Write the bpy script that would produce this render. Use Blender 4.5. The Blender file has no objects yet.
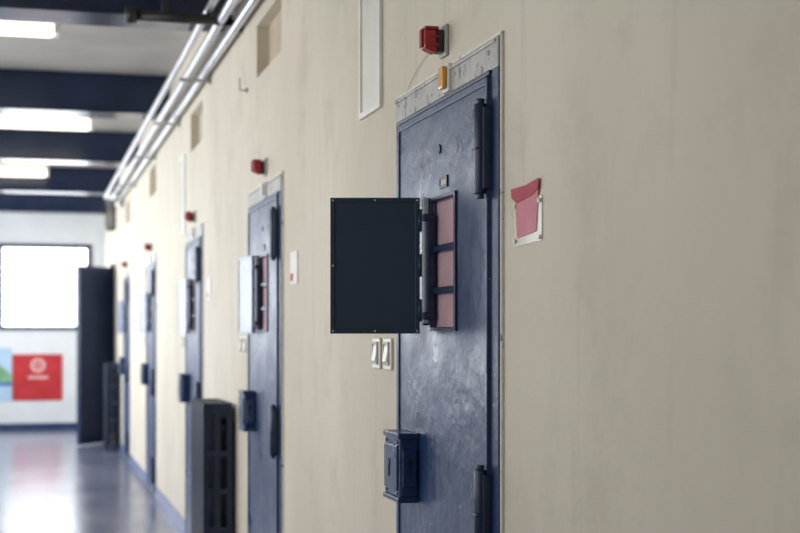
import bpy, bmesh, math, random
from mathutils import Vector
random.seed(4)
scene = bpy.context.scene
try:
    scene.view_settings.view_transform = 'Standard'
    scene.view_settings.look = 'None'
except Exception:
    pass

# ------------------------------------------------------------------ materials
def new_mat(name):
    m = bpy.data.materials.new(name); m.use_nodes = True
    return m, m.node_tree.nodes, m.node_tree.links, m.node_tree.nodes['Principled BSDF']

def paint(name, c1, c2, rough=0.4, scale=6.0, bump=0.1, bscale=60, metal=0.0, spots=None, spot_scale=9, spot_lo=.62, spot_hi=.66, stretch=(1,1,1), coat=0.0, detail=6, rvar=0.0, streak=None, chips=None):
    m, N, L, B = new_mat(name)
    tc = N.new('ShaderNodeTexCoord'); mp = N.new('ShaderNodeMapping'); mp.inputs['Scale'].default_value = stretch
    L.new(tc.outputs['Object'], mp.inputs['Vector'])
    n = N.new('ShaderNodeTexNoise'); n.inputs['Scale'].default_value = scale; n.inputs['Detail'].default_value = detail
    L.new(mp.outputs['Vector'], n.inputs['Vector'])
    r = N.new('ShaderNodeValToRGB'); r.color_ramp.elements[0].position = .35; r.color_ramp.elements[1].position = .68
    r.color_ramp.elements[0].color = (*c1, 1); r.color_ramp.elements[1].color = (*c2, 1)
    L.new(n.outputs['Fac'], r.inputs['Fac']); col = r.outputs['Color']
    def layer(col, vec, sc, lo, hi, c):
        n2 = N.new('ShaderNodeTexNoise'); n2.inputs['Scale'].default_value = sc; n2.inputs['Detail'].default_value = 8
        n2.inputs['Roughness'].default_value = .65
        L.new(vec, n2.inputs['Vector'])
        r2 = N.new('ShaderNodeValToRGB'); r2.color_ramp.elements[0].position = lo; r2.color_ramp.elements[1].position = hi
        r2.color_ramp.elements[0].color = (0,0,0,1); r2.color_ramp.elements[1].color = (1,1,1,1)
        L.new(n2.outputs['Fac'], r2.inputs['Fac'])
        mx = N.new('ShaderNodeMix'); mx.data_type = 'RGBA'
        L.new(r2.outputs['Color'], mx.inputs['Factor']); L.new(col, mx.inputs['A']); mx.inputs['B'].default_value = (*c, 1)
        return mx.outputs['Result']
    if spots: col = layer(col, tc.outputs['Object'], spot_scale, spot_lo, spot_hi, spots)
    if streak:
        mp2 = N.new('ShaderNodeMapping'); mp2.inputs['Scale'].default_value = (1,6,.5)
        L.new(tc.outputs['Object'], mp2.inputs['Vector'])
        col = layer(col, mp2.outputs['Vector'], streak[0], streak[1], streak[2], streak[3])
    if chips: col = layer(col, tc.outputs['Object'], *chips)
    L.new(col, B.inputs['Base Color'])
    B.inputs['Roughness'].default_value = rough; B.inputs['Metallic'].default_value = metal
    B.inputs['Coat Weight'].default_value = coat
    if rvar:
        nr = N.new('ShaderNodeTexNoise'); nr.inputs['Scale'].default_value = 5; nr.inputs['Detail'].default_value = 7
        L.new(tc.outputs['Object'], nr.inputs['Vector'])
        mr = N.new('ShaderNodeMapRange'); mr.inputs['From Min'].default_value=.3; mr.inputs['From Max'].default_value=.7
        mr.inputs['To Min'].default_value = rough-rvar; mr.inputs['To Max'].default_value = rough+rvar
        L.new(nr.outputs['Fac'], mr.inputs['Value']); L.new(mr.outputs['Result'], B.inputs['Roughness'])
    if bump:
        nb = N.new('ShaderNodeTexNoise'); nb.inputs['Scale'].default_value = bscale; nb.inputs['Detail'].default_value = 4
        L.new(tc.outputs['Object'], nb.inputs['Vector'])
        bp = N.new('ShaderNodeBump'); bp.inputs['Strength'].default_value = bump; bp.inputs['Distance'].default_value = .01
        L.new(nb.outputs['Fac'], bp.inputs['Height']); L.new(bp.outputs['Normal'], B.inputs['Normal'])
    return m

def emis(name, col, s):
    m, N, L, B = new_mat(name)
    B.inputs['Base Color'].default_value = (*col, 1); B.inputs['Emission Color'].default_value = (*col, 1)
    B.inputs['Emission Strength'].default_value = s
    return m

M = {}
M['wall'] = paint('cream_plaster', (.575,.525,.42), (.675,.62,.51), .7, 1.3, .2, 22, spots=(.49,.44,.35), spot_scale=2.6, spot_lo=.52, spot_hi=.80, stretch=(1,1,.45), streak=(1.5,.58,.85,(.47,.425,.34)))
M['white'] = paint('white_plaster', (.72,.75,.77), (.80,.83,.85), .7, 2, .15, 25)
M['ceil'] = paint('ceiling_paint', (.33,.315,.29), (.41,.39,.36), .8, 2, .15, 25)
M['navy'] = paint('navy_gloss_paint', (.013,.034,.105), (.024,.055,.145), .36, 3.0, .32, 20, spots=(.055,.085,.155), spot_scale=5, spot_lo=.50, spot_hi=.78, rvar=.13, streak=(5,.60,.78,(.11,.145,.21)), chips=(38,.665,.69,(.30,.32,.36)))
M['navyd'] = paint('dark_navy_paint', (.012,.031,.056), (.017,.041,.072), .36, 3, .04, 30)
M['navyh'] = paint('hardware_navy_paint', (.009,.021,.058), (.015,.034,.082), .34, 6, .15, 40)
M['flap'] = paint('flap_paint_reflection_tint', (.10,.15,.25), (.15,.20,.31), .3, 6, .08, 40)  # navy lightened: the glossy reflection on these flaps is put into the colour
M['gate'] = paint('gate_navy_paint', (.009,.020,.065), (.014,.030,.09), .4, 5, .1, 40)
M['rad'] = paint('radiator_enamel', (.007,.015,.036), (.012,.022,.052), .4, 5, .05, 40)
M['beam'] = paint('beam_navy_paint', (.006,.014,.042), (.011,.022,.058), .2, 4, .04, 30)
M['worn'] = paint('worn_frame_paint', (.38,.37,.34), (.50,.485,.45), .36, 9, .12, 40, spots=(.06,.085,.13), spot_scale=26, spot_lo=.58, spot_hi=.63, streak=(8,.56,.68,(.22,.235,.26)))
M['jamb'] = paint('jamb_paint', (.012,.027,.08), (.022,.045,.115), .4, 8, .2, 50, spots=(.42,.41,.38), spot_scale=30, spot_lo=.67, spot_hi=.71)
M['edge'] = paint('chipped_filler', (.70,.68,.61), (.80,.78,.71), .6, 30, .5, 60, spots=(.10,.13,.2), spot_scale=34, spot_lo=.60, spot_hi=.66)
M['red'] = paint('red_lens', (.28,.006,.010), (.50,.02,.02), .25, 40, .0)
M['amber'] = paint('amber_lens', (.60,.27,.02), (.76,.38,.04), .2, 20, .0)
M['grey'] = paint('grey_plastic', (.36,.35,.32), (.45,.44,.40), .5, 20, .05)
M['strip'] = paint('pale_hinge_strip', (.42,.46,.52), (.55,.58,.64), .4, 10, .05)
M['plate'] = paint('ivory_switch', (.68,.65,.57), (.74,.71,.63), .35, 20, .0)
M['steel'] = paint('galvanised_steel', (.60,.61,.63), (.78,.79,.81), .28, 12, .05, metal=.9)
M['pink'] = paint('pink_curtain', (.50,.32,.36), (.60,.40,.44), .8, 8, .2, 60)
M['paper'] = paint('red_paper', (.50,.05,.08), (.62,.10,.13), .7, 12, .2, 30)
M['paper2'] = paint('dark_red_paper', (.40,.04,.07), (.50,.08,.11), .7, 12, .2, 30)
M['lensbar'] = paint('dark_red_bars', (.25,.01,.02), (.30,.02,.03), .5, 12, .0, 30)
M['pinkp'] = paint('faded_pink_paper', (.60,.21,.26), (.68,.29,.33), .7, 8, .1, 30)
M['emb'] = paint('emblem_paint', (.72,.40,.40), (.78,.48,.48), .6, 8, 0)
M['holder'] = paint('plastic_sleeve', (.62,.59,.50), (.72,.68,.59), .25, 8, .0)
M['wpaper'] = paint('white_paper', (.75,.73,.68), (.82,.80,.76), .6, 8, .0)
M['black'] = paint('black_metal', (.012,.012,.014), (.02,.02,.022), .4, 12, .05)
M['panelr'] = paint('red_panel', (.46,.018,.025), (.56,.03,.035), .6, 4, .0)
M['tan'] = paint('tan_board', (.44,.37,.27), (.52,.44,.33), .8, 5, .1)
M['pale'] = paint('pale_opal_panel', (.66,.65,.58), (.76,.75,.69), .35, 4, .0)
M['mural'] = paint('mural_paint', (.34,.56,.76), (.50,.68,.82), .6, 1.9, .0, detail=2)
M['muralg'] = paint('mural_green_paint', (.16,.38,.20), (.25,.48,.28), .6, 5, .0)
M['muralb'] = paint('mural_blue_paint', (.05,.16,.42), (.08,.22,.5), .6, 5, .0)
M['base'] = paint('baseboard_paint', (.14,.18,.32), (.20,.25,.40), .25, 6, .1)
M['lampw'] = emis('lamp_diffuser', (1.0,.91,.73), 2.0)
M['winglow'] = emis('frosted_daylight_glass', (.95,.97,1.0), 7.0)
# floor
m, N, L, B = new_mat('polished_floor')
tc = N.new('ShaderNodeTexCoord'); v = N.new('ShaderNodeTexNoise'); v.inputs['Scale'].default_value = 60; v.inputs['Detail'].default_value = 3
v2 = N.new('ShaderNodeTexNoise'); v2.inputs['Scale'].default_value = 1.5; v2.inputs['Detail'].default_value = 3
L.new(tc.outputs['Object'], v.inputs['Vector']); L.new(tc.outputs['Object'], v2.inputs['Vector'])
r = N.new('ShaderNodeValToRGB'); r.color_ramp.elements[0].color = (.12,.13,.20,1); r.color_ramp.elements[1].color = (.20,.215,.31,1)
r.color_ramp.elements[0].position = .4; r.color_ramp.elements[1].position = .62
L.new(v.outputs['Fac'], r.inputs['Fac']); L.new(r.outputs['Color'], B.inputs['Base Color'])
mr = N.new('ShaderNodeMapRange'); mr.inputs['From Min'].default_value=.3; mr.inputs['From Max'].default_value=.7
mr.inputs['To Min'].default_value = .19; mr.inputs['To Max'].default_value = .25
L.new(v2.outputs['Fac'], mr.inputs['Value']); L.new(mr.outputs['Result'], B.inputs['Roughness'])
B.inputs['Specular IOR Level'].default_value = 1.0
M['floor'] = m

# ------------------------------------------------------------------ mesh helpers
COL = scene.collection
def empty(name, loc=(0,0,0)):
    o = bpy.data.objects.new(name, None); o.location = loc; o.empty_display_size = .1
    COL.objects.link(o); return o
def finish(name, bm, mat, parent=None, smooth=False, bevel=0, seg=2):
    bmesh.ops.recalc_face_normals(bm, faces=bm.faces)
    me = bpy.data.meshes.new(name); bm.to_mesh(me); bm.free()
    o = bpy.data.objects.new(name, me); COL.objects.link(o)
    me.materials.append(M[mat])
    if smooth:
        for p in me.polygons: p.use_smooth = True
    if bevel:
        b = o.modifiers.new('bevel', 'BEVEL'); b.width = bevel; b.segments = seg; b.limit_method = 'ANGLE'
    if parent:
        o.parent = parent
        o.location = -Vector(parent.location)
    return o
def bx(bm, x0,x1,y0,y1,z0,z1, mi=0):
    r = bmesh.ops.create_cube(bm, size=1)
    for v in r['verts']:
        v.co = Vector(((x0+x1)/2+v.co.x*(x1-x0), (y0+y1)/2+v.co.y*(y1-y0), (z0+z1)/2+v.co.z*(z1-z0)))
    return r['verts']
def box(name, x0,x1,y0,y1,z0,z1, mat, parent=None, bevel=0):
    bm = bmesh.new(); bx(bm,x0,x1,y0,y1,z0,z1); return finish(name,bm,mat,parent,bevel=bevel)
def cyl(bm, a, b, r, n=16, mi=0):
    a=Vector(a); b=Vector(b); d=b-a
    q = Vector((0,0,1)).rotation_difference(d.normalized())
    res = bmesh.ops.create_cone(bm, cap_ends=True, segments=n, radius1=r, radius2=r, depth=d.length)
    for v in res['verts']: v.co = q @ v.co + (a+b)/2
    for f in {f for v in res['verts'] for f in v.link_faces}:
        f.smooth = len(f.verts) == 4
    return res['verts']
def gridinto(bm, axis, pos0, pos1, U, V, holes):
    U = sorted(set([round(u,5) for u in U]+[round(h[0],5) for h in holes]+[round(h[1],5) for h in holes]))
    V = sorted(set([round(v,5) for v in V]+[round(h[2],5) for h in holes]+[round(h[3],5) for h in holes]))
    def solid(i,j):
        if i<0 or j<0 or i>=len(U)-1 or j>=len(V)-1: return False
        cu=(U[i]+U[i+1])/2; cv=(V[j]+V[j+1])/2
        return not any(h[0]<cu<h[1] and h[2]<cv<h[3] for h in holes)
    cache={}
    def vert(i,j,k):
        if (i,j,k) not in cache:
            p = (pos0,pos1)[k]
            cache[(i,j,k)] = bm.verts.new((p,U[i],V[j]) if axis=='x' else (U[i],p,V[j]))
        return cache[(i,j,k)]
    for i in range(len(U)-1):
        for j in range(len(V)-1):
            if not solid(i,j): continue
            for k in (0,1): bm.faces.new([vert(i,j,k),vert(i+1,j,k),vert(i+1,j+1,k),vert(i,j+1,k)])
            if not solid(i-1,j): bm.faces.new([vert(i,j,0),vert(i,j+1,0),vert(i,j+1,1),vert(i,j,1)])
            if not solid(i+1,j): bm.faces.new([vert(i+1,j,0),vert(i+1,j+1,0),vert(i+1,j+1,1),vert(i+1,j,1)])
            if not solid(i,j-1): bm.faces.new([vert(i,j,0),vert(i+1,j,0),vert(i+1,j,1),vert(i,j,1)])
            if not solid(i,j+1): bm.faces.new([vert(i,j+1,0),vert(i+1,j+1,0),vert(i+1,j+1,1),vert(i,j+1,1)])
def gridwall(name, axis, pos0, pos1, U, V, holes, mat, parent=None, bevel=0):
    """slab with rectangular through-holes; axis = thickness axis; holes=(u0,u1,v0,v1)"""
    bm = bmesh.new(); gridinto(bm,axis,pos0,pos1,U,V,holes)
    return finish(name,bm,mat,parent,bevel=bevel)

# ------------------------------------------------------------------ room shell
H=3.41; YB=-2.6; YF=21.0; XL=-3.0
centers=[3.51,6.39,9.24,12.6,15.85]
vents=[(c-.41,c+.27,2.63,2.88) for c in centers]
gridwall('wall_right','x',0,.30,[YB,YF],[0,H],vents,'wall')
wins=[]
y=-1.6
while y < 20:
    wins.append((y,y+2.0,1.0,2.8)); y+=3.2
gridwall('wall_left','x',XL-.25,XL,[YB,YF],[0,H],wins,'white')
fw=(-1.44,-.234,1.50,2.65)
gridwall('wall_far','y',YF,YF+.25,[XL,0],[0,H],[fw],'white')
box('wall_back',XL,0,YB-.2,YB,0,H,'wall')
box('floor',XL-.25,.3,YB-.2,YF+.25,-.1,0,'floor')
box('ceiling',XL-.25,.3,YB-.2,YF+.25,H,H+.12,'ceil')
bm=bmesh.new(); ys=[YB]
for c in centers: ys += [c-.47,c+.47]
ys.append(YF)
for a,b in zip(ys[::2],ys[1::2]): bx(bm,-.014,0,a,b,0,.10)
finish('baseboard_right',bm,'base',bevel=.003)
box('baseboard_far',XL,0,YF-.014,YF,0,.10,'navy')
bm=bmesh.new()
for v in vents: bx(bm,.055,.08,v[0],v[1],v[2],v[3])
finish('trim_1',bm,'tan')

# far window
w=empty('window_1')
gridwall('frame','y',YF-.03,YF+.06,[fw[0]-.05,fw[1]+.05],[fw[2]-.05,fw[3]+.05],[(fw[0]+.01,fw[1]-.01,fw[2]+.01,fw[3]-.01)],'gate',w)
box('frosted_pane',fw[0],fw[1],YF+.05,YF+.058,fw[2],fw[3],'winglow',w)
bm=bmesh.new()
for i in range(1,7):
    x=fw[0]+(fw[1]-fw[0])*i/7; cyl(bm,(x,YF+.02,fw[2]),(x,YF+.02,fw[3]),.009,8)
for i in range(1,5):
    z=fw[2]+(fw[3]-fw[2])*i/5; bx(bm,fw[0],fw[1],YF+.01,YF+.025,z-.009,z+.009)
finish('grille_bars',bm,'grey',w)
for i,(a,b,c,d) in enumerate(wins):
    w=empty('window_%d'%(i+2))
    mid=(a+b)/2
    gridwall('frame','x',XL-.2,XL-.14,[a,b],[c,d],[(a+.05,mid-.025,c+.05,d-.05),(mid+.025,b-.05,c+.05,d-.05)],'navy',w)

# ceiling beams (steel I sections)
for k,yb in enumerate([-1.9,1.2,4.4,7.6,11.0,14.2,17.35,20.3]):
    bm=bmesh.new()
    wd=.32
    bx(bm,XL,0,yb,yb+wd,3.11,3.128); bx(bm,XL,0,yb,yb+wd,3.39,H)
    bx(bm,XL,0,yb+.02,yb+.035,3.12,3.40)
    for s in range(7):
        x=XL+.25+s*.42; bx(bm,x,x+.012,yb+.03,yb+wd-.01,3.12,3.40)
    finish('ceiling_beam' if k==0 else 'ceiling_beam.%03d'%k,bm,'beam')

# fluorescent fittings
for k,yl in enumerate([-.2,2.9,5.9,8.9,12.95,16.95]):
    e=empty('fluorescent_light' if k==0 else 'fluorescent_light.%03d'%k,(-1.5,yl,3.3))
    xr=[-.9,-.9,-.9,-.88,-.50,-.84][k]
    bm=bmesh.new(); bx(bm,-2.10,xr,yl-.07,yl+.07,3.33,H)
    finish('housing',bm,'plate',e,bevel=.006)
    bm=bmesh.new(); vs=bx(bm,-2.07,xr-.03,yl-.09,yl+.09,3.24,3.335)
    for v in vs:
        if v.co.z<3.3: v.co.y=yl+(v.co.y-yl)*.75
    finish('diffuser',bm,'lampw',e,bevel=.02,seg=3)
    box('end_cap',xr-.03,xr+.005,yl-.09,yl+.09,3.245,3.34,'plate',e,.012)
    box('end_cap_b',-2.105,-2.07,yl-.09,yl+.09,3.245,3.34,'plate',e,.012)

# conduit run high on the wall
e=empty('conduit_run')
for nm,x,z,r,mt in [('pipe_a',-.045,2.955,.022,'steel'),('pipe_b',-.10,3.02,.026,'steel'),('pipe_c',-.165,3.065,.022,'steel'),('pipe_d',-.035,3.03,.014,'grey')]:
    bm=bmesh.new(); cyl(bm,(x,YB,z),(x,17.4,z),r,14); finish(nm,bm,mt,e)
bm=bmesh.new()
for yb in [1.6,4.0,6.0,8.4,10.2,12.2,14.6,16.4]:
    bx(bm,-.19,0,yb,yb+.025,2.912,2.93)
    bx(bm,-.012,0,yb,yb+.025,2.90,3.10)
finish('brackets',bm,'grey',e)
bm=bmesh.new(); cyl(bm,(0,7.2,3.02),(-.56,7.2,3.02),.028,14); cyl(bm,(-.53,7.2,3.02),(-.585,7.2,3.02),.045,14)
bx(bm,-.02,0,7.12,7.28,2.95,3.09); bx(bm,-.40,-.37,7.17,7.23,3.02,3.41)
finish('support_arm',bm,'black',e)

# small wall lantern by the end of the corridor
e=empty('wall_lantern',(-.12,16.6,2.85))
bm=bmesh.new()
cyl(bm,(0,16.6,2.95),(-.22,16.6,2.95),.014,10); bx(bm,-.02,0,16.55,16.65,2.88,3.01)
cyl(bm,(-.14,16.6,2.95),(-.14,16.6,2.89),.05,14); cyl(bm,(-.14,16.6,2.60),(-.14,16.6,2.63),.05,14)
for a in range(8):
    t=a*math.pi/4; p=(-.14+.055*math.cos(t),16.6+.055*math.sin(t))
    cyl(bm,(p[0],p[1],2.89),(p[0],p[1],2.62),.006,6)
finish('cage',bm,'black',e)
bm=bmesh.new(); cyl(bm,(-.14,16.6,2.88),(-.14,16.6,2.64),.036,14); finish('glass',bm,'grey',e)

# ------------------------------------------------------------------ cell doors
def hatch_leaf(parent, hx, hy, tx, ty, z0, z1, mat):
    """open flap: runs from hinge (hx,hy) to tip (tx,ty)"""
    L_=math.hypot(tx-hx,ty-hy); ang=math.atan2(ty-hy,tx-hx)
    def put(o):
        o.parent=parent; o.location=Vector((hx,hy,0))-Vector(parent.location); o.rotation_euler=(0,0,ang); return o
    bm=bmesh.new(); bx(bm,0,L_,-.006,.006,z0,z1)
    put(finish('hatch_flap',bm,mat,None,bevel=.002))
    bm=bmesh.new()
    for s in (-1,1):
        y0,y1=(.006,.009) if s>0 else (-.009,-.006)
        bx(bm,0,.012,y0,y1,z0,z1); bx(bm,L_-.012,L_,y0,y1,z0,z1)
        bx(bm,.012,L_-.012,y0,y1,z0,z0+.012); bx(bm,.012,L_-.012,y0,y1,z1-.012,z1)
    put(finish('hatch_flap_rim',bm,mat,None,bevel=.001))
    bm=bmesh.new()
    for u in (.007,L_*.5,L_-.007):
        for z in (z0+.007,z1-.007):
            cyl(bm,(u,-.011,z),(u,.011,z),.0022,10)
    for z in (z0+(z1-z0)*.5,): cyl(bm,(L_-.007,-.011,z),(L_-.007,.011,z),.0022,10)
    put(finish('hatch_rivets',bm,'plate',None))

F=-.016   # front plane of the leaf
def make_door(idx,c,flap):
    n=c-.463; f=c+.463
    e=empty('door_%d'%idx,(0,c,0))
    box('jamb_near',-.012,0,n,n+.053,0,2.094,'jamb',e,.003)
    box('jamb_far',-.012,0,f-.040,f,0,2.094,'jamb',e,.003)
    box('frame_head',-.014,0,n,f,2.022,2.094,'worn',e,.003)
    box('head_rib',-.019,-.001,n+.01,f-.01,2.080,2.088,'worn',e,.002)
    box('head_stop',-.018,-.001,n+.05,f-.03,2.012,2.023,'navyh',e,.002)
    box('filler_edge_near',-.008,0,n-.008,n,0,2.10,'edge',e,.002)
    box('filler_edge_head',-.008,0,n-.008,f+.006,2.094,2.103,'edge',e,.002)
    box('filler_edge_far',-.008,0,f,f+.006,0,2.10,'edge',e,.002)
    ho=(n+.318,n+.527,1.425,1.757)
    gridwall('leaf','x',F,-.004,[n+.055,n+.884],[.02,2.010],[ho],'navy',e,bevel=.003)
    bm=bmesh.new()
    bx(bm,F-.005,F+.002,n+.056,n+.074,.02,2.009); bx(bm,F-.005,F+.002,n+.866,n+.884,.02,2.009); bx(bm,F-.005,F+.002,n+.074,n+.866,1.990,2.009)
    finish('leaf_edging',bm,'navy',e,bevel=.002)
    box('far_edge_strip',F-.006,-.002,n+.885,n+.893,.02,2.01,'strip',e,.001)
    gridwall('hatch_surround','x',F-.007,F+.001,[ho[0]-.012,ho[1]+.018],[ho[2]-.010,ho[3]+.010],[ho],'navyh',e,bevel=.002)
    box('curtain',-.0035,-.001,ho[0]-.01,ho[1]+.01,ho[2]-.01,ho[3]+.01,'pink',e)
    bm=bmesh.new()
    for z in (1.521,1.631): bx(bm,F-.004,F+.008,ho[0]-.003,ho[1]+.003,z-.009,z+.009)
    finish('hatch_bars',bm,'navyh',e,bevel=.003)
    box('hatch_hinge_strip',F-.024,F-.008,ho[1]+.006,ho[1]+.022,1.435,1.77,'strip',e,.003)
    bm=bmesh.new()
    for z in (1.47,1.59,1.71): cyl(bm,(F-.026,ho[1]+.028,z-.03),(F-.026,ho[1]+.028,z+.03),.007,12)
    bx(bm,F-.020,F,ho[1]+.022,ho[1]+.030,1.43,1.77)
    finish('hatch_hinge',bm,'navyh',e)
    bm=bmesh.new()
    for z in (1.455,1.715): bx(bm,F-.030,F,ho[1]-.020,ho[1]-.002,z-.01,z+.01)
    bx(bm,F-.020,F,ho[1]-.016,ho[1]-.004,1.46,1.71)
    finish('hatch_stops',bm,'navyh',e,bevel=.003)
    # hinges
    bm=bmesh.new()
    for z0,z1 in ((1.735,1.945),(.88,1.09),(.12,.33)):
        cyl(bm,(F-.018,n+.066,z0),(F-.018,n+.066,z1),.0145,16)
        cyl(bm,(F-.018,n+.066,z0-.012),(F-.018,n+.066,z0),.010,12); cyl(bm,(F-.018,n+.066,z1),(F-.018,n+.066,z1+.012),.010,12)
        bx(bm,F-.012,F,n+.066,n+.095,z0+.01,z1-.01); bx(bm,F-.018,-.010,n+.042,n+.058,z0+.01,z1-.01)
        bx(bm,F-.034,F,n+.050,n+.082,(z0+z1)/2-.002,(z0+z1)/2+.002)
    finish('hinges',bm,'navyh',e,bevel=.0015)
    # lock case
    y0,y1=n+.665,n+.825; P=F-.055
    bm=bmesh.new(); bx(bm,P,F,y0,y1,.955,1.125)
    finish('lock_case',bm,'navy',e,bevel=.006)
    bm=bmesh.new(); vs=bx(bm,P-.005,F,y0-.006,y1+.006,1.118,1.134); bx(bm,P-.005,F,y0-.006,y1+.006,.943,.957)
    bx(bm,P-.006,P+.002,y0+.01,y1-.01,.975,1.10)
    bx(bm,P+.008,F-.006,y0-.006,y0+.002,.985,1.09)
    finish('lock_cover',bm,'navy',e,bevel=.003)
    bm=bmesh.new(); xm=(P+F)/2
    cyl(bm,(xm,y0-.009,1.055),(xm,y0,1.055),.008,14); bx(bm,xm-.003,xm+.003,y0-.0075,y0,1.02,1.055)
    cyl(bm,(P-.009,y0+.09,1.05),(P,y0+.09,1.05),.010,14); bx(bm,P-.009,P,y0+.086,y0+.094,1.01,1.05)
    finish('keyhole',bm,'black',e)
    bm=bmesh.new()
    for z in (.968,1.108):
        for yy in (y0+.02,y1-.02): cyl(bm,(P-.005,yy,z),(P,yy,z),.004,8)
    finish('lock_screws',bm,'grey',e)
    box('strike_bar',F-.014,-.010,f-.030,f-.010,.96,1.11,'navy',e,.004)
    gridwall('tag_holder','x',F-.004,F+.001,[n+.385,n+.455],[1.785,1.815],[(n+.393,n+.447,1.792,1.808)],'black',e)
    box('tag_card',F-.002,F,n+.393,n+.447,1.792,1.808,'grey',e)
    bm=bmesh.new(); cyl(bm,(F-.004,n+.46,1.89),(F,n+.46,1.89),.012,20); finish('peephole_cover',bm,'navy',e,bevel=.001)
    bm=bmesh.new()
    for a,b in [((.30,1.86),(.31,1.90)),((.31,1.90),(.29,1.865)),((.29,1.865),(.285,1.905)),((.26,1.862),(.275,1.895)),((.275,1.895),(.25,1.89)),((.25,1.865),(.275,1.862))]:
        cyl(bm,(F-.0003,n+a[0],a[1]),(F-.0003,n+b[0],b[1]),.0010,6)
    finish('scratched_marks',bm,'strip',e)
    # amber call light
    box('call_light_back',-.022,-.012,n+.365,n+.42,2.026,2.098,'wpaper',e,.003)
    bm=bmesh.new(); vs=bx(bm,-.036,-.022,n+.373,n+.412,2.034,2.092); finish('call_light_lens',bm,'amber' if idx==1 else 'wpaper',e,bevel=.006)
    hx=F-.026; hy=ho[1]+.034
    if flap=='open': hatch_leaf(e,hx,hy,-.273,hy+.062,1.408,1.771,'navyd')
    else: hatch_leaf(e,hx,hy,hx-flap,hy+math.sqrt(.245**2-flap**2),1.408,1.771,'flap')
    # alarm lamp above
    sfx='' if idx==1 else '.%03d'%(idx-1)
    a=empty('alarm_lamp'+sfx,(0,c,2.2))
    ya=c-.004; D=-.028
    box('backplate',-.010,-.0005,ya-.030,ya+.030,2.158+D,2.240+D,'grey',a,.003)
    box('body',-.030,-.010,ya-.022,ya+.022,2.168+D,2.226+D,'black',a,.004)
    bm=bmesh.new(); vs=bx(bm,-.064,-.030,ya-.024,ya+.024,2.164+D,2.226+D)
    for v in vs:
        if v.co.x<-.06 and v.co.z<2.2+D: v.co.z+=.014
    finish('lens',bm,'red',a,bevel=.006)
    bm=bmesh.new(); bx(bm,-.058,-.026,ya-.027,ya-.023,2.182+D,2.188+D); bx(bm,-.058,-.026,ya-.027,ya-.023,2.203+D,2.209+D); bx(bm,-.062,-.026,ya-.026,ya+.026,2.225+D,2.232+D)
    bx(bm,-.069,-.063,ya-.010,ya+.010,2.180+D,2.226+D)
    finish('lens_bars',bm,'lensbar',a)
    s=empty('light_switch'+sfx,(0,f+.2,1.35))
    for nm,yy in (('a',f+.125),('b',f+.265)):
        box('plate_'+nm,-.009,0,yy-.048,yy+.048,1.298,1.395,'plate',s,.004)
        gridwall('rim_'+nm,'x',-.014,-.008,[yy-.032,yy+.032],[1.312,1.383],[(yy-.024,yy+.024,1.320,1.375)],'grey',s)
        bm=bmesh.new(); vs=bx(bm,-.018,-.008,yy-.022,yy+.022,1.322,1.373)
        for v in vs:
            if v.co.x<-.015 and v.co.z>1.35: v.co.x=-.011
        finish('rocker_'+nm,bm,'plate',s,bevel=.0015)

flaps=['open',.03,.03,.035,.035]
for i,c in enumerate(centers): make_door(i+1,c,flaps[i])

# thin cable from the first alarm lamp
cu=bpy.data.curves.new('alarm_cable','CURVE'); cu.dimensions='3D'; cu.bevel_depth=.0010
sp=cu.splines.new('BEZIER'); pts=[(-.006,3.54,2.175),(-.005,3.68,2.165),(-.005,3.80,2.135),(-.008,3.87,2.095)]
sp.bezier_points.add(3)
for p,q in zip(sp.bezier_points,pts): p.co=q; p.handle_left_type=p.handle_right_type='AUTO'
co=bpy.data.objects.new('alarm_cable',cu); COL.objects.link(co); cu.materials.append(M['grey'])

# ------------------------------------------------------------------ notices
def notice(name,y0,y1,first):
    e=empty(name,(0,(y0+y1)/2,1.68))
    dz=-.018 if first else 0
    def quad(nm,pts,mat,x):
        bm=bmesh.new(); a=[bm.verts.new((x,p[0],p[1]+dz)) for p in pts]; b=[bm.verts.new((x-.0015,p[0],p[1]+dz)) for p in pts]
        bm.faces.new(a); bm.faces.new(b[::-1])
        k=len(pts)
        for i in range(k): bm.faces.new([a[i],a[(i+1)%k],b[(i+1)%k],b[i]])
        finish(nm,bm,mat,e)
    quad('sleeve',[(y0,1.625),(y1-.01,1.62),(y1-.008,1.735),(y0,1.72)],'holder',-.001)
    if first:
        quad('sheet',[(y0+.03,1.645),(y1-.028,1.638),(y1-.015,1.735),(y0+.016,1.735)],'pinkp',-.003)
        quad('folded_top',[(y0+.012,1.735),(y0+.06,1.724),(y1-.03,1.716),(y1+.002,1.730),(y1+.006,1.750),(y1-.09,1.750),(y0+.008,1.758)],'paper2',-.005)
        bm=bmesh.new()
        for yy in (y0+.008,y1-.018):
            for z in (1.632,1.71): cyl(bm,(-.003,yy,z+dz),(-.008,yy,z+dz),.005,10)
        finish('screws',bm,'plate',e)
    else:
        quad('sheet',[(y0+.01,1.61),(y1-.01,1.61),(y1-.01,1.745),(y0+.01,1.745)],'wpaper',-.003)
        quad('stamp',[(y1-.07,1.625),(y1-.02,1.625),(y1-.02,1.655),(y1-.07,1.655)],'paper',-.005)
notice('wall_notice',2.79,2.97,True)
notice('wall_notice.001',5.58,5.75,False)
notice('wall_notice.002',8.40,8.58,False)
notice('wall_notice.003',11.82,12.0,False)

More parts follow.
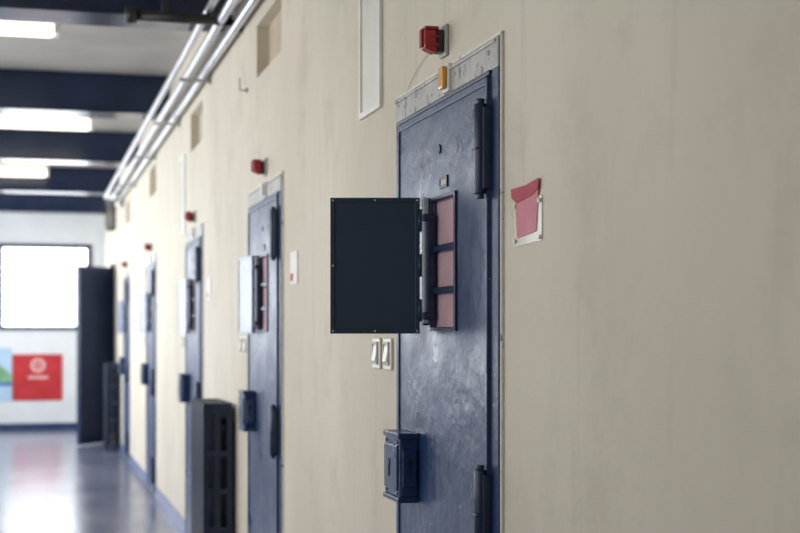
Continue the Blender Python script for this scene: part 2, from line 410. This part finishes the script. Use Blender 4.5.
for k,(a,b) in enumerate([(4.18,4.46),(9.82,10.12)]):
    e=empty('wall_light_panel' if k==0 else 'wall_light_panel.%03d'%k,(0,(a+b)/2,2.4))
    gridwall('frame','x',-.012,0,[a,b],[2.105,2.66],[(a+.02,b-.02,2.125,2.64)],'wpaper',e,bevel=.002)
    box('panel',-.005,-.001,a+.02,b-.02,2.125,2.64,'pale',e)
e=empty('wall_hook',(0,6.95,2.75))
bm=bmesh.new(); cyl(bm,(0,6.95,2.62),(-.04,6.95,2.62),.004,8); cyl(bm,(-.04,6.95,2.62),(-.04,6.95,2.68),.004,8); cyl(bm,(-.002,6.95,2.62),(-.01,6.95,2.62),.012,12)
finish('hook',bm,'grey',e)

# ------------------------------------------------------------------ radiators
def radiator(name,y0,nsec,pitch,top):
    e=empty(name,(-.10,y0,0))
    x0,x1=-.175,-.021
    w=(x1-x0); xc=(x0+x1)/2
    bm=bmesh.new()
    for s in range(nsec):
        yc=y0+pitch*(s+.5); t=.018
        holes=[]
        zs=[.17,.36,.39,.56,.59,.76,.79,top-.075]
        cw=.028; gap=(w-3*cw)/2
        for c in (0,1):
            ha=x0+cw+c*(cw+gap)
            for k in range(0,8,2): holes.append((ha,ha+gap,zs[k],zs[k+1]))
        if s in (0,nsec-1): holes.append((x0+.03,x1-.03,.0,.09))
        zb=.0 if s in (0,nsec-1) else .09
        gridinto(bm,'y',yc-t,yc+t,[x0,x1],[zb,top],holes)
    finish('sections',bm,'rad',e,bevel=.011,seg=3)
    bm=bmesh.new()
    cyl(bm,(xc,y0-.015,top-.04),(xc,y0+nsec*pitch+.015,top-.04),.024,16)
    cyl(bm,(xc,y0-.015,.13),(xc,y0+nsec*pitch+.015,.13),.024,16)
    finish('headers',bm,'rad',e)
    bm=bmesh.new(); cyl(bm,(xc,y0-.015,.13),(xc,y0-.06,.13),.018,12); cyl(bm,(xc,y0-.06,.15),(xc,y0-.06,.0),.014,12)
    cyl(bm,(xc,y0-.06,.15),(xc,y0-.06,.21),.024,14)
    finish('valve',bm,'black',e)
    bm=bmesh.new()
    for yy in (y0+pitch,y0+pitch*(nsec-1)): bx(bm,-.10,0,yy-.008,yy+.008,top-.15,top-.12)
    finish('wall_brackets',bm,'black',e)
radiator('radiator',7.33,9,.068,1.04)
radiator('radiator.001',17.0,9,.068,1.045)

# ------------------------------------------------------------------ corridor gate door (open)
e=empty('door_6',(-.02,18.4,0))
hx,hy,tx,ty=-.03,18.4,-.47,17.84
L_=math.hypot(tx-hx,ty-hy); ang=math.atan2(ty-hy,tx-hx)
o=box('leaf',0,L_,-.02,.02,.015,2.25,'gate',None,.004); o.parent=e; o.location=(hx+.02,0,0); o.rotation_euler=(0,0,ang)
bm=bmesh.new()
for s in (-1,1):
    a,b=(.02,.028) if s>0 else (-.028,-.02)
    bx(bm,0,.08,a,b,.015,2.25); bx(bm,L_-.08,L_,a,b,.015,2.25)
    for z in (.015,1.08,2.15): bx(bm,.08,L_-.08,a,b,z,z+.1)
    bx(bm,L_-.13,L_-.04,(.05 if s>0 else -.062),(.062 if s>0 else -.05),1.04,1.06)
    cyl(bm,(L_-.05,0,1.05),(L_-.05,.055*s,1.05),.010,10)
o=finish('stiles',bm,'gate',None,bevel=.002); o.parent=e; o.location=(hx+.02,0,0); o.rotation_euler=(0,0,ang)
box('hinge_post',-.05,0,18.38,18.46,0,2.3,'gate',e,.004)

# ------------------------------------------------------------------ far wall board and mural
e=empty('red_sign_board',(-.95,YF,.77))
box('board',-1.30,-.60,YF-.02,YF,.43,1.10,'panelr',e,.004)
bm=bmesh.new()
def ring(bm,cx,cz,ro,ri,y0,y1,n=32,a0=0,a1=2*math.pi):
    P=[]
    for i in range(n+1):
        t=a0+(a1-a0)*i/n
        P.append([bm.verts.new((cx+r*math.cos(t),y,cz+r*math.sin(t))) for r in (ri,ro) for y in (y0,y1)])
    for p,q in zip(P[:-1],P[1:]):
        bm.faces.new([p[0],p[2],q[2],q[0]]); bm.faces.new([p[1],q[1],q[3],p[3]])
        bm.faces.new([p[2],p[3],q[3],q[2]]); bm.faces.new([p[0],q[0],q[1],p[1]])
ring(bm,-.94,.94,.105,.06,YF-.026,YF-.02)
bx(bm,-.965,-.915,YF-.026,YF-.02,.915,.965); bx(bm,-1.08,-.80,YF-.026,YF-.02,.745,.785)
finish('emblem',bm,'emb',e)
e=empty('wall_mural',(-1.9,YF,.8))
box('sky_field',-2.6,-1.31,YF-.006,YF,.42,1.19,'mural',e)
bm=bmesh.new(); P=[(-2.6,.42),(-1.31,.42),(-1.31,.80),(-1.45,.93),(-1.62,.98),(-1.85,.88),(-2.2,1.0),(-2.6,.9)]
a=[bm.verts.new((p[0],YF-.008,p[1])) for p in P]; b=[bm.verts.new((p[0],YF-.006,p[1])) for p in P]
bm.faces.new(a); bm.faces.new(b[::-1])
for i in range(len(P)): bm.faces.new([a[i],a[(i+1)%len(P)],b[(i+1)%len(P)],b[i]])
finish('green_hill',bm,'muralg',e)
box('blue_water',-2.6,-1.31,YF-.010,YF-.007,.42,.66,'mural',e)
box('blue_band',-2.6,-1.31,YF-.012,YF-.009,.64,.70,'muralb',e)

# ------------------------------------------------------------------ light
def area(name,loc,rot,sx,sy,en,col):
    l=bpy.data.lights.new(name,'AREA'); l.shape='RECTANGLE'; l.size=sx; l.size_y=sy; l.energy=en; l.color=col
    o=bpy.data.objects.new(name,l); o.location=loc; o.rotation_euler=rot; COL.objects.link(o); return o
for i,(a,b,c,d) in enumerate(wins):
    en=[14,24,48,80,108,134,160][min(i,6)]
    area('daylight',(XL-.22,(a+b)/2,(c+d)/2),(0,math.radians(-90),0),d-c,b-a,en,(.93,.96,1.0) if i>2 else (1,.96,.91))
W=bpy.data.worlds.new('sky'); scene.world=W; W.use_nodes=True
W.node_tree.nodes['Background'].inputs[0].default_value=(.80,.90,1,1); W.node_tree.nodes['Background'].inputs[1].default_value=1.1

# ------------------------------------------------------------------ camera
cam=bpy.data.cameras.new('camera'); cam.sensor_width=36; cam.lens=63; cam.shift_y=.083; cam.clip_end=100
cam.dof.use_dof=True; cam.dof.focus_distance=3.65; cam.dof.aperture_fstop=3.4
co=bpy.data.objects.new('camera',cam); co.location=(-1.05,0,1.41); co.rotation_euler=(math.radians(90),0,math.radians(-14.8))
COL.objects.link(co); scene.camera=co
